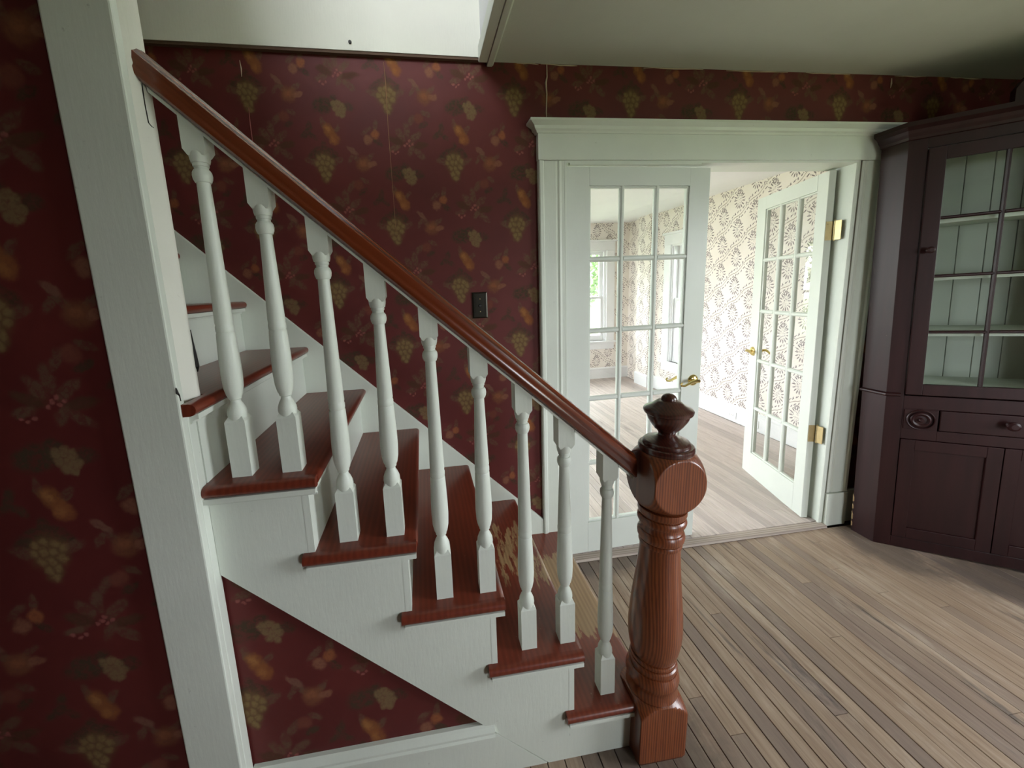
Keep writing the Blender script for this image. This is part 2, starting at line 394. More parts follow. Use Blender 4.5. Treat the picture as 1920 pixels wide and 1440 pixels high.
def cream():
    t = NT('cream_medallion_wallpaper', .75, .2)
    w, h = .192, .275
    u, v, p = wall_uv(t)
    u = t.math('MULTIPLY', u, -1.0)
    nd = t.n('ShaderNodeTexNoise', i_Scale=40.0, i_Detail=2.0); t.put(nd.inputs['Vector'], p); nz = t.xyz(nd.outputs['Color'])
    u2 = t.math('ADD', u, t.math('MULTIPLY', t.math('SUBTRACT', nz[0], .5), .008)); v2 = t.math('ADD', v, t.math('MULTIPLY', t.math('SUBTRACT', nz[1], .5), .008))
    uu, vv, col = half_drop(t, u2, v2, -1.52 - .096, 1.798 - .1375, w, h)
    cell = t.vec(uu, vv, 0.0); cx, cy = .096, .1375
    ink = srgb(104, 92, 96); paper = t.mix(t.ramp(t.noise(p, 3, 3), .3, .7), srgb(230, 221, 211), srgb(237, 229, 221))
    cur = paper
    # body of the medallion: an oval filled with small cells, ringed by petals
    vor = t.n('ShaderNodeTexVoronoi', feature='DISTANCE_TO_EDGE', i_Scale=78.0); t.put(vor.inputs['Vector'], p)
    cells = t.ramp(vor.outputs['Distance'], .16, .30)
    body = ellipse(t, cell, cx, cy, .034, .050, 0, .10)
    cur = t.mix(t.math('MULTIPLY', body, t.math('MULTIPLY', cells, .9)), cur, srgb(128, 116, 122))
    petals = []
    for k in range(15):
        a = 2*math.pi*k/15 + .1
        petals.append((cx + .050*math.sin(a), cy + .068*math.cos(a), .0052, .017, -a))
    for k in range(9):
        a = -1.2 + k*.3
        petals.append((cx + .036*math.sin(a), cy + .028 + .062*math.cos(a), .0042, .010, -a))
    # curling stem, leaf sprays along the diagonal vine
    sx = .5*h/w
    for k in range(7):
        s = k/6.0
        X = s*w; Y = cy + h/2 + (X - cx)*sx + .012*math.sin(s*6.28)
        petals.append((X + .010, Y - .026, .0045, .013, -.9 + .4*(k % 2))); petals.append((X - .012, Y + .024, .0045, .012, -.2 - .6*(k % 2)))
        petals.append((X, Y + .036 * (1 if k % 2 else -1), .004, .004, 0))
        petals.append((X + .018, Y + .040, .0035, .0045, .4))
    rngp = random.Random(3)
    for k in range(10):
        petals.append((rngp.uniform(.0, w), rngp.uniform(0, h), .0035, .0045, rngp.uniform(0, 3)))
    t.color(cur)
    marks = []
    for X, Y, rx, ry, rot in petals:
        for i in (-1, 0, 1):
            for j in (-1, 0, 1):
                x2 = X + i*w; y2 = Y + i*h/2 + j*h
                if -.014 < x2 < w+.014 and -.014 < y2 < h+.014: marks.append((x2, y2, rx, ry, rot))
    while marks:
        mask = 0.0
        for x2, y2, rx, ry, rot in marks[:30]: mask = t.math('MAXIMUM', ellipse(t, cell, x2, y2, rx, ry, rot, .2), mask)
        t.layer(t.math('MULTIPLY', mask, .85), ink); marks = marks[30:]
    f = t.math('SUBTRACT', t.math('ADD', t.math('SUBTRACT', v2, t.math('MULTIPLY', u2, sx)), 50*h), 0.0)
    f0 = (1.798 - .1375) + cy + h/2 - sx*((-1.52 - .096) + cx)
    f = t.math('SUBTRACT', f, f0 % h)
    wob = t.math('MULTIPLY', t.math('SINE', t.math('MULTIPLY', u2, 2*math.pi/w)), .013)
    fr = t.math('ABSOLUTE', t.math('SUBTRACT', t.math('FRACT', t.math('ADD', t.math('DIVIDE', t.math('ADD', f, wob), h), .5)), .5))
    t.layer(t.math('MULTIPLY', t.ramp(fr, .018, .012), .7), srgb(138, 124, 112))
    return t.m
CREAM = cream()

# ------------------------------------------------------------------ hall: floor
def floor_planks(fl, mat, x0, x1, y0, y1, z, w, lens, seed):
    rg = random.Random(seed)
    MBu = MB(); MBu.box(-.5, .5, -.5, .5, -1, 0); 
    me = MB(); c = .0012
    # unit strip: x and y get scaled, so the eased top edge is given in final units per strip width
    e = c/w
    vs = [(-.5, -.5, -1), (.5, -.5, -1), (.5, .5, -1), (-.5, .5, -1),
          (-.5, -.5, -.12), (.5, -.5, -.12), (.5, .5, -.12), (-.5, .5, -.12),
          (-.5+e, -.4995, 0), (.5-e, -.4995, 0), (.5-e, .4995, 0), (-.5+e, .4995, 0)]
    fs = [(0,3,2,1),(8,9,10,11)] + [(a, (a+1) % 4, 4+(a+1) % 4, 4+a) for a in range(4)] + [(4+a, 4+(a+1) % 4, 8+(a+1) % 4, 8+a) for a in range(4)]
    me.add(vs, fs); mesh = me.mesh('plank', mat)
    n = int((x1-x0)/w)
    for i in range(n):
        xa = x0 + i*w; y = y0 - rg.uniform(0, lens[1]*.6)
        while y < y1:
            L = rg.uniform(*lens); ya, yb = max(y, y0), min(y+L, y1)
            if yb - ya > .06:
                o = link('plank', mesh, fl)
                o.location = (xa + w/2, (ya+yb)/2, z + rg.uniform(-.0006, .0003)); o.scale = (w - (.0004 if rg.random() < (.15 if xa < .55 else .6) else (.0020 if xa < .55 else .0012) + rg.uniform(0, .0008)), yb-ya-.0014, .012)
            y += L
fl = MB().box(-4.2, XR, YB, -.012, -.16, -.0125).build('floor', SEAM)
struct(fl, 'worn grey brown strip wood floor of the stair hall', 'floor')
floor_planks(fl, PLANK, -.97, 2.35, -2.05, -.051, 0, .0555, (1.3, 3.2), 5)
outer = MB()
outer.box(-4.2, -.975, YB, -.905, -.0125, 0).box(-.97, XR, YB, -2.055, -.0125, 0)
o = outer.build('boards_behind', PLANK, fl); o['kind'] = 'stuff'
# far room floor
fl2 = MB().box(FXL, FX, .0, FY, -.16, .0025).build('floor.001', SEAM)
struct(fl2, 'pale grey wood strip floor of the bright room beyond the doors', 'floor')
floor_planks(fl2, PLANK_FAR, -.75, FX, .002, FY, .015, .06, (1.6, 3.2), 11)
o = MB().box(FXL, -.755, .14, FY, .0025, .015).build('boards_behind', PLANK_FAR, fl2); o['kind'] = 'stuff'
th = MB().prism([(-.052, 0), (-.046, .013), (-.002, .0155), (-.002, 0)], -.20, 1.40, 'x').build('trim_1', THRESH, bevel=.002)
struct(th, 'worn wooden threshold strip under the french doors', 'threshold')

# ------------------------------------------------------------------ hall: walls and ceiling
OX0, OX1, OZ = -.205, 1.398, 2.05
wb = MB()
wb.box(-4.2, OX0, 0, .13, -.1, 2.72); wb.box(OX1, XR+.15, 0, .13, -.1, 2.72); wb.box(OX0, OX1, 0, .13, OZ, 2.72)
wall_back = wb.build('wall_back', BURG)
struct(wall_back, 'back wall papered in burgundy with fruit and leaf print', 'wall')
# parted paper seams, paper tears along the ceiling
TEAR = paint('torn_paper_white', srgb(196, 178, 158), .9)
def crack(name, pts, r, mat, parent): return MB().tube(pts, r, 5).build(name, mat, parent)
crack('paper_seam', [(-.262, -.0005, 2.45), (-.262, -.0008, 2.40), (-.268, -.0008, 2.375), (-.264, -.0008, 2.33), (-.267, -.0008, 2.26), (-.266, -.0006, 2.22)], [.0022, .003, .005, .003, .0028, .001], TEAR, wall_back)
crack('paper_seam', [(-1.545, -.0005, 2.43), (-1.543, -.0008, 2.40), (-1.545, -.0005, 2.37)], [.001, .0028, .001], TEAR, wall_back)
crack('paper_seam', [(-1.533, -.0005, 2.255), (-1.535, -.0008, 2.19), (-1.534, -.0005, 2.10)], [.001, .0022, .001], paint('pink_paper_edge', srgb(150, 88, 84), .8), wall_back)
crack('paper_seam', [(-.975, -.0005, 2.44), (-.973, -.0006, 2.36), (-.974, -.0006, 2.30), (-.976, -.0003, 2.2), (-.975, -.0003, 1.75)], [.001, .0018, .002, .0012, .0006], paint('tan_paper_edge', srgb(150, 110, 80), .8), wall_back)
crack('paper_seam', [(1.545, -.0005, 2.44), (1.546, -.001, 2.415), (1.545, -.0005, 2.395)], [.002, .004, .001], TEAR, wall_back)
rg = random.Random(4); tr = MB()
for x in [(-.40, -.30), (-.29, -.12), (.2, .5), (.62, .95), (1.05, 1.3), (1.56, 1.75), (1.9, 2.1)]:
    tr.tube([(x[0] + (x[1]-x[0])*k/6, -.001, ZC - .001 - rg.uniform(0, .004)) for k in range(7)], [.0008]+[rg.uniform(.0012, .0028) for _ in range(5)]+[.0008], 5)
tr.build('torn_paper_edge', TEAR, wall_back)

# upper wall (painted white) above the paper, with a brown cut edge below
def pz(x): return 2.459 + (x + .574)*(2.459-2.482)/(1.294)
wu = MB().prism([(-4.2, pz(-4.2)), (-.560, pz(-.560)), (-.560, 5.0), (-4.2, 5.0)], -.024, .02, 'y')
wall_up = wu.build('wall_upper', PLASTER)
struct(wall_up, 'white painted stairwell wall above the burgundy paper', 'wall')
MB().prism([(-4.2, pz(-4.2)-.014), (-.572, pz(-.572)-.010), (-.572, pz(-.572)), (-4.2, pz(-4.2))], -.020, 0, 'y').build('cut_edge', BROWN_EDGE, wall_up)
MB().lathe([(.0, -.004), (.006, -.004), (.007, 0), (.004, .004), (.0, .005)], -1.103, -.027, 2.497, 10, 'y').build('nail', DARKIRON, wall_up, True)
# left wall in the plane of the stair front and its rounded white end
YN = -.91
wl = MB().box(-4.2, -1.480, YN, -.835, -.1, 5.0)
wall_left = wl.build('wall_left', BURG)
struct(wall_left, 'dark burgundy fruit papered wall left of the staircase', 'wall')
# rounded plaster end of the wall
arc = [(-1.490, YN), (-1.478, YN), (-1.468, -.896), (-1.453, -.882), (-1.441, -.868), (-1.434, -.856), (-1.4325, -.848), (-1.434, -.840), (-1.440, -.834), (-1.449, -.832), (-1.490, -.832)]
MB().prism(arc, 1.2305, 5.0, 'z').build('wall_end', PLASTER, wall_left, True)
crack('paint_crack', [(-1.4372, -.8632, 1.947), (-1.4376, -.8639, 1.923), (-1.4377, -.8640, 1.897), (-1.4371, -.8630, 1.8655), (-1.4350, -.8585, 1.860), (-1.4332, -.8542, 1.8582)], [.0012, .0011, .0010, .0012, .0010, .0006], DARKIRON, wall_left)
crack('paint_crack', [(-1.4335, -.8395, 1.415), (-1.4332, -.838, 1.385), (-1.4333, -.8385, 1.355), (-1.4335, -.8375, 1.325), (-1.434, -.836, 1.312)], [.001, .0018, .0045, .006, .0015], DARKIRON, wall_left)
# wall below the stairs
def diag(x): return .80 - .927*(x + 1.437)
ws = MB().prism([(-1.44, -.1), (-.57, -.1), (-.57, diag(-.57)+.002), (-1.44, .804)], -.872, -.84, 'y').build('wall_stairs', BURG)
struct(ws, 'burgundy papered triangle of wall under the stairs', 'wall')
# unseen walls of the hall, with window openings
wr = MB(); y0, y1, z0, z1 = WIN_RIGHT
wr.box(XR, XR+.15, YB, y0, -.1, ZC).box(XR, XR+.15, y1, 0, -.1, ZC).box(XR, XR+.15, y0, y1, -.1, z0).box(XR, XR+.15, y0, y1, z1, ZC)
struct(wr.build('wall_right', BURG), 'burgundy papered wall at the right behind the corner cupboard', 'wall')
wf = MB(); xs = -4.2
for x0, x1, z0, z1 in WIN_BACK:
    wf.box(xs, x0, YB-.15, YB, -.1, ZC).box(x0, x1, YB-.15, YB, -.1, z0).box(x0, x1, YB-.15, YB, z1, ZC); xs = x1
wf.box(xs, XR+.15, YB-.15, YB, -.1, ZC)
struct(wf.build('wall_front', BURG), 'burgundy papered wall behind the viewer with two windows', 'wall')
struct(MB().box(-4.35, -4.2, YN, .13, -.1, 5.0).build('wall_stair_head', PLASTER), 'white wall closing the head of the stairs', 'wall')
struct(MB().box(-.56, -.44, YB, -2.5, 0, ZC).build('added_shade_wall', BURG), 'added unseen papered partition that shades the left wall', 'wall')  # unseen partition added behind the camera to keep window light off the left wall
struct(MB().box(-2.75, -2.6, YB, YN, -.1, ZC).build('wall_far_left', BURG), 'papered wall closing the hall far to the left', 'wall')
# ceiling with the stairwell opening
ce = MB().box(-.510, XR+.15, YB-.15, .0, ZC, 2.72).box(-4.2, -.510, YB-.15, YN, ZC, 2.72)
ceiling = ce.build('ceiling', CEIL)
struct(ceiling, 'matt grey green hall ceiling', 'ceiling')
MB().box(-.562, -.510, YN, -.0245, 2.447, 2.95).build('stairwell_fascia', paint('cool_white_fascia', (.80, .81, .82, 1), .6, .02), ceiling)
tm = MB().prism([(-.574, 2.437), (-.574, 2.50), (-.562, 2.505), (-.562, 2.4465), (-.536, 2.4465), (-.536, 2.437)], -.90, -.026, 'y')
tm.prism([(-.534, 2.434), (-.534, 2.449), (-.504, 2.453), (-.504, 2.440), (-.512, 2.434)], -.90, .0, 'y')
struct(tm.build('trim_2', WHITE, bevel=.002), 'grey white moulding along the edge of the stairwell opening', 'moulding')
# upstairs hall shell
up = MB(); x0, x1, z0, z1 = WIN_UP
up.box(-4.2, x0, -2.95, -2.8, 2.72, 5.0).box(x1, 1.6, -2.95, -2.8, 2.72, 5.0).box(x0, x1, -2.95, -2.8, 2.72, z0).box(x0, x1, -2.95, -2.8, z1, 5.0)
up.box(1.45, 1.6, -2.8, .1, 2.72, 5.0).box(-.56, 1.6, -.02, .1, 2.72, 5.0)
struct(up.build('wall_upstairs', PLASTER), 'white walls of the upstairs hall above the stairwell', 'wall')
struct(MB().box(-4.2, 1.6, -2.95, .1, 5.0, 5.1).build('ceiling_upstairs', CEIL_FAR), 'white ceiling of the upstairs hall', 'ceiling')

# tall white corner board at the end of the left wall
cb = MB().box(-1.556, -1.4315, -.932, YN, -.02, 2.452)
cb = cb.build('trim_3', WHITE, bevel=.004); struct(cb, 'tall wide white board on the end of the left wall', 'corner board')
MB().box(-1.4565, -1.4315, YN-.001, -.878, -.02, 1.222).build('board_edge', WHITE, cb, bevel=.003)
MB().tube([(-1.513, -.9325, 2.345), (-1.517, -.937, 2.346)], [.005, .006], 8).build('nail', DARKIRON, cb)
crack('paint_chip', [(-1.4316, -.9325, 1.295), (-1.4312, -.931, 1.282), (-1.4312, -.926, 1.276), (-1.4312, -.924, 1.262)], [.001, .003, .002, .001], DARKIRON, cb)

# skirting below the stairs
struct(MB().prism([(-.909, 0), (-.926, 0), (-.926, .145), (-.918, .170), (-.909, .174)], -2.6, -1.557, 'x').build('baseboard_left', WHITE), 'white baseboard of the dark left wall', 'baseboard')
bs = MB().prism([(-1.431, 0), (-.582, 0), (-.7385, .148), (-1.431, .148)], -.886, -.8725, 'y').build('baseboard_stairs', WHITE); struct(bs, 'white baseboard with moulded cap under the stairs', 'baseboard')
cap = [(-.8725, .142), (-.900, .142), (-.900, .154), (-.896, .160), (-.896, .167), (-.888, .178), (-.884, .186), (-.8725, .186)]
MB().prism([(p[0], p[1]) for p in cap], -1.431, -.745, 'x').build('cap_moulding', WHITE, bs)
# door casing on the back wall
def casing_profile(x0, x1, flip):
    # flat board with a raised outer back band and an inner bead (profile in x, y)
    W = x1 - x0
    pts = [(0, -.018), (.012, -.022), (.020, -.018), (.026, -.018), (.030, -.022), (W-.026, -.022), (W-.020, -.028), (W-.006, -.030), (W, -.026), (W, 0), (0, 0)]
    return [((x0 + a) if not flip else (x1 - a), b) for a, b in pts]
cl = MB().prism(casing_profile(-.315, -.203, True), .0, 2.043, 'z').build('trim_4', WHITE, bevel=.001); struct(cl, 'white left casing of the french door opening', 'casing')
cr = MB().prism(casing_profile(1.407, 1.537, False), .205, 2.043, 'z').build('trim_5', WHITE, bevel=.001); struct(cr, 'white right casing of the french door opening', 'casing')
MB().box(1.401, 1.535, -.036, 0, 0, .203).build('plinth_block', WHITE, cr, bevel=.003)
hd = MB().box(-.317, 1.539, -.030, 0, 2.044, 2.158).build('trim_6', WHITE, bevel=.002); struct(hd, 'white head board over the french doors', 'casing')
crown = [(0, 2.156), (.006, 2.156), (.010, 2.164), (.018, 2.170), (.022, 2.182), (.038, 2.192), (.044, 2.196), (.044, 2.205), (0, 2.207)]
MB().sweep([(-.317, 0), (-.317, -.030), (1.539, -.030), (1.539, 0)][::1], crown).build('crown_moulding', WHITE, hd)
jm = MB().box(OX0, -.190, -.018, .135, 0, OZ).box(1.383, OX1, -.018, .135, 0, OZ).box(-.190, 1.383, -.018, .135, 2.034, OZ)
jm.box(-.190, -.180, -.018, -.004, .015, 2.034).box(1.373, 1.383, -.018, -.004, .015, 2.034)
jo = jm.build('trim_7', WHITE, bevel=.001); struct(jo, 'white jamb lining of the french door opening', 'jamb')
MB().prism([(-.165, 2.024), (.50, 2.026), (.50, 2.034), (-.165, 2.034)], -.022, -.008, 'y').build('stop_strip', WHITE, jo)
struct(MB().box(1.54, XR, -.016, 0, 0, .20).box(1.54, XR, -.022, 0, .19, .205).build('baseboard_back', WHITE), 'white baseboard in the shadow behind the cupboard', 'baseboard')

# ------------------------------------------------------------------ french doors
def lever(parent, x, y, z, sgn, out):
    """brass lever: sgn = direction of the lever along the leaf, out = side of the leaf"""
    h = MB().lathe([(.0, .013), (.012, .013), (.022, .010), (.027, .006), (.030, .003), (.031, 0), (0, 0)], 0, 0, 0, 24, 'y', False)
    if out < 0: h.V = [(a, -b, c) for a, b, c in h.V]
    hb = MB(); hb.V = [(a+x, b+y, c+z) for a, b, c in h.V]; hb.F = h.F
    d = out
    hb.tube([(x, y, z), (x, y+d*.034, z)], .009, 12)
    pts = [(x - sgn*.006, y+d*.040, z+.002), (x + sgn*.015, y+d*.042, z+.006), (x + sgn*.040, y+d*.043, z+.002), (x + sgn*.062, y+d*.043, z-.008), (x + sgn*.082, y+d*.043, z-.016), (x + sgn*.098, y+d*.043, z-.014), (x + sgn*.104, y+d*.043, z-.004), (x + sgn*.096, y+d*.043, z+.002)]
    hb.tube(pts, [.009, .010, .008, .0065, .006, .006, .006, .005], 10)
    return hb.build('lever_handle', BRASS, parent, True)
def french_door(name, W, H, T, y0, flip):
    root = empty(name)
    sl, sr, tr_, br_ = .128, .112, .085, .175
    if flip: sl, sr = .085, .100
    y1 = y0 + T
    MB().box(0, sl, y0, y1, 0, H).build('stile', WHITE_LEAF, root, bevel=.002)
    MB().box(W-sr, W, y0, y1, 0, H).build('stile', WHITE_LEAF, root, bevel=.002)
    MB().box(sl, W-sr, y0, y1, H-tr_, H).build('rail', WHITE_LEAF, root)
    MB().box(sl, W-sr, y0, y1, 0, br_).build('rail', WHITE_LEAF, root)
    gx0, gx1, gz0, gz1 = sl, W-sr, br_, H-tr_
    mw = .026; pw = (gx1-gx0-2*mw)/3; ph = (gz1-gz0-4*mw)/5
    def bar(b):
        return b.build('muntin', WHITE_LEAF, root)
    ym = (y0+y1)/2
    def section(a, w2): # moulded muntin section in (across, y)
        return [(a-w2, ym-.004), (a-w2, ym+.004), (a-w2*.8, y1-.008), (a-w2*.35, y1-.003), (a+w2*.35, y1-.003), (a+w2*.8, y1-.008), (a+w2, ym+.004), (a+w2, ym-.004), (a+w2*.8, y0+.008), (a+w2*.35, y0+.003), (a-w2*.35, y0+.003), (a-w2*.8, y0+.008)]
    for i in (1, 2):
        bar(MB().prism(section(gx0 + i*pw + (i-.5)*mw, mw/2), gz0, gz1, 'z'))
    for j in range(1, 5):
        zc = gz0 + j*ph + (j-.5)*mw
        for i in range(3):
            xa = gx0 + i*(pw+mw)
            bar(MB().prism([(p[1], p[0]) for p in section(zc, mw/2)], xa-.003, xa+pw+.003, 'x'))
    # glazing beads round the glass field
    for (a, b, c, d) in [(gx0, gx0+.010, gz0, gz1), (gx1-.010, gx1, gz0, gz1), (gx0, gx1, gz0, gz0+.010), (gx0, gx1, gz1-.010, gz1)]:
        MB().box(a, b, y0+.007, y1-.007, c, d).build('glazing_bead', WHITE_LEAF, root, bevel=.003)
    for j in range(5):
        for i in range(3):
            xa = gx0 + i*(pw+mw); za = gz0 + j*(ph+mw)
            MB().box(xa-.002, xa+pw+.002, ym-.0015, ym+.0015, za-.002, za+ph+.002).build('pane', GLASS, root)
    return root
d1 = french_door('door_1', .772, 2.006, .035, 0.0, False)
d1.location = (-.186, -.003, .0175); d1.rotation_euler = (0, 0, R(2.0))
lever(d1, .728, 0, .925, -1, -1); lever(d1, .728, .035, .925, -1, 1)
struct(d1, 'left white french door with fifteen panes, nearly closed', 'door')
d2 = french_door('door_2', .672, 2.006, .035, -.035, True)
d2.location = (1.322, .045, .0185); d2.rotation_euler = (0, R(1.1), R(74.5))
lever(d2, .625, 0, .935, -1, 1); lever(d2, .625, -.035, .935, -1, -1)
struct(d2, 'right white french door with fifteen panes, swung wide open into the far room', 'door')
def hinge(z):
    # one plate on the leaf's edge, one on the jamb, a knuckled barrel between
    b = MB(); b.box(-.004, -.001, -.036, -.002, z-.05, z+.05)
    for k in range(5): b.lathe([(.0, 0), (.0065, 0), (.0065, .0185), (0, .0185)], -.012, -.040, z-.05+k*.0202, 12, 'z', False)
    b.tube([(-.012, -.040, z-.056), (-.012, -.040, z+.056)], .004, 8)
    b.prism([(-.016, -.040), (-.045, -.051), (-.046, -.048), (-.017, -.037)], z-.05, z+.05, 'z')
    for dz in (-.035, 0, .035):
        b.tube([(-.004, -.022 + .010*(1 if dz else -1), z+dz), (-.006, -.022 + .010*(1 if dz else -1), z+dz)], .004, 8)
    return b.build('hinge', BRASS_OLD, d2, True)
hinge(1.69); hinge(.535)

# ------------------------------------------------------------------ staircase
ZT = lambda k: -.033 + .2145*k
XN = lambda k: -.2296 - .2343*(k-1)
st = empty('staircase', (-.9, -.45, 0))
def S(b, name, mat, smooth=False, bevel=0.0, parent=None):
    o = b.build(name, mat, parent or st, smooth, bevel); 
    if not parent: o.location = (.9, .45, 0)
    return o
TH = .029
def nose(x, z0, z1):   # rounded nosing section in (x, z), nose towards +x ending at x
    zm = (z0+z1)/2; r = (z1-z0)/2
    return [(x - r + r*math.cos(a), zm + r*math.sin(a)) for a in [-1.57, -1.0, -.5, 0, .5, 1.0, 1.57]]
for k in range(1, 10):
    xn, zt = XN(k), ZT(k); xb = xn - .2343 - .045
    if k <= 5:
        # plate with a half-round front nosing and a rounded return nosing on the open side
        b = MB().prism(nose(xn, zt-TH, zt) + [(xb, zt), (xb, zt-TH)], -.886, -.021, 'y')
        r = TH/2; ys = [(-.910 + r - r*math.cos(a), zt - r + r*math.sin(a)) for a in [-1.57, -1.0, -.5, 0, .5, 1.0, 1.57]]
        xl = max(xn - .2343 - .058, -1.4305); prof = ys + [(-.886, zt), (-.886, zt-TH)]
        b.prism(prof, xl, xn - .004, 'x')
    elif k == 6:
        b = MB().prism(nose(xn, zt-TH, zt) + [(xb, zt), (xb, zt-TH)], -.8315, -.021, 'y')
        b.prism(nose(xn, zt-TH, zt) + [(-1.4305, zt), (-1.4305, zt-TH)], -.928, -.8315, 'y')
    else:
        b = MB().prism(nose(xn, zt-TH, zt) + [(xb, zt), (xb, zt-TH)], -.834, -.021, 'y')
    S(b, 'tread', TREAD, True)
    yn = -.858 if k <= 6 else -.834
    S(MB().box(xn-.048, xn-.030, yn, -.021, (ZT(k-1) if k > 1 else 0), zt-TH), 'riser', WHITE)
    # scotia under the nosing, returned along the open side
    b = MB().prism([(xn-.030, zt-TH-.024), (xn-.026, zt-TH-.024), (xn-.0235, zt-TH-.018), (xn-.017, zt-TH-.014), (xn-.0095, zt-TH-.0135), (xn-.0095, zt-TH-.0005), (xn-.030, zt-TH-.0005)], (-.886 if k <= 5 else (-.905 if k == 6 else -.834)), -.021, 'y')
    if k <= 5:
        xl = max(xn - .2343 - .050, -1.431)
        b.prism([(-.886, zt-TH-.024), (-.890, zt-TH-.024), (-.8925, zt-TH-.018), (-.899, zt-TH-.014), (-.9065, zt-TH-.0135), (-.9065, zt-TH-.0005), (-.886, zt-TH-.0005)], xl, xn-.006, 'x')
    S(b, 'nosing_moulding', WHITE)
# cut stringer on the open side
poly = [(-.303, 0), (-.577, 0), (-1.4305, diag(-1.4305))]
tops = []
for k in range(1, 6):
    xa = max(XN(k+1)-.030, -1.4305); xb = XN(k)-.030 if k > 1 else -.303
    tops += [(xb, ZT(k)-TH), (xa, ZT(k)-TH)]
tops[-1] = (-1.4305, ZT(5)-TH)
poly = [(-.303, 0)] + tops + [(-1.4305, diag(-1.4305)), (-.577, 0)]
S(MB().prism(poly, -.886, -.858, 'y'), 'stringer', WHITE)
# small white fillet where each riser meets the stringer, above each return nosing
for k in range(2, 6):
    S(MB().box(XN(k)-.046, XN(k)-.0295, -.8865, -.857, ZT(k-1), ZT(k)-TH), 'riser_edge', WHITE)
S(MB().box(XN(6)-.046, XN(6)-.0295, -.876, -.857, ZT(5), ZT(6)-TH), 'riser_edge', WHITE)
# closed skirt board on the wall side
sk = lambda x: .256 - .968*(x + .314)
S(MB().prism([(-.316, 0), (-.316, sk(-.316)), (-2.3, sk(-2.3)), (-2.3, sk(-2.3)-.6), (-.7, 0)], -.020, -.001, 'y'), 'skirt_board', WHITE, bevel=.002)
tag(st, 'straight staircase of dark red stained treads with white risers and stringer', 'staircase')

# ------------------------------------------------------------------ balustrade: newel post, handrail, balusters
bl = empty('balustrade', (-.23, -.865, 0))
tag(bl, 'turned wooden newel post with red brown handrail on white balusters', 'balustrade')
def B(b, name, mat, smooth=True, bevel=0.0, parent=None, off=True):
    o = b.build(name, mat, parent or bl, smooth, bevel)
    return o
NX, NY = -.229, -.865
# the post leans a little to the right; local origin at its foot
post = MB()
def cube_sphere(b, half, zc, hz0, hz1, Rs, n=36):
    """square block cut by a sphere, so each side keeps a round flat face"""
    def pt(u, v, face):
        a, c = -half + 2*half*u, v
        return {0: (half, a), 1: (-half, -a), 2: (-a, half), 3: (a, -half)}[face] + (c,)
    cvec = Vector((0, 0, zc))
    def cut(p):
        d = Vector(p) - cvec; L = d.length
        return cvec + d*min(1, Rs/L) if L > 0 else d
    for f in range(4):
        vs = []; fs = []
        for i in range(n+1):
            for j in range(n+1):
                vs.append(cut(pt(i/n, hz0 + (hz1-hz0)*j/n, f)))
        for i in range(n):
            for j in range(n):
                q = i*(n+1)+j; fs.append((q, q+n+1, q+n+2, q+1))
        b.add(vs, fs)
    for zz in (hz0, hz1):
        vs = []; fs = []
        for i in range(n+1):
            for j in range(n+1):
                vs.append(cut((-half+2*half*i/n, -half+2*half*j/n, zz)))
        for i in range(n):
            for j in range(n):
                q = i*(n+1)+j; fs.append((q, q+n+1, q+n+2, q+1))
        b.add(vs, fs)
cube_sphere(post, .0775, .085, .0, .24, .134)
post.V = [(x, y, max(z, 0.0)) for x, y, z in post.V]
shaft = [(.070,.185),(.0775,.203),(.0745,.212),(.0735,.225),(.0745,.238),(.0775,.243),(.0790,.250),(.0788,.258),(.0765,.268),(.0735,.276),(.0715,.282),(.0690,.2825),(.0690,.285),
 (.0705,.288),(.0715,.295),(.0705,.301),(.0665,.305),(.0640,.3055),(.0640,.308),(.0670,.310),(.0680,.314),(.0665,.319),(.0640,.321),(.0615,.3215),(.0615,.326),(.0650,.3265),
 (.0685,.336),(.0725,.350),(.0760,.370),(.0780,.39),(.079,.415),(.0782,.44),(.0762,.475),(.0722,.52),(.0680,.56),(.0640,.60),(.0598,.65),(.0570,.69),(.0570,.702),(.0600,.7025),
 (.0610,.706),(.0610,.712),(.0595,.7155),(.0575,.716),(.0575,.719),(.0625,.7205),(.0655,.727),(.0665,.735),(.0655,.743),(.0625,.749),(.0590,.7505),(.0555,.757),(.0550,.763),(.0565,.769),
 (.0600,.7715),(.0655,.773),(.0680,.779),(.0688,.784),(.0675,.790),(.0640,.795),(.0600,.796),(.0600,.801),(.0660,.802),(.0680,.808),(.0680,.822)]
post.lathe(shaft, 0, 0, 0, 48)
po = post.build('newel_post', NEWEL, bl, True); po.location = (0, 0, 0); po.rotation_euler = (0, R(1.5), 0)
bm = bmesh.new(); bm.from_mesh(po.data); bmesh.ops.remove_doubles(bm, verts=bm.verts, dist=.00005); bmesh.ops.recalc_face_normals(bm, faces=bm.faces); bm.to_mesh(bm and po.data); bm.free()
head = MB(); cube_sphere(head, .0775, .916, .81, 1.005, .110, 44)
head.V = [(x, y, min(max(z, .808), 1.004)) for x, y, z in head.V]
ho = head.build('post_head', NEWEL, po, True)
bm = bmesh.new(); bm.from_mesh(ho.data); bmesh.ops.remove_doubles(bm, verts=bm.verts, dist=.00005); bmesh.ops.recalc_face_normals(bm, faces=bm.faces); bm.to_mesh(ho.data); bm.free()
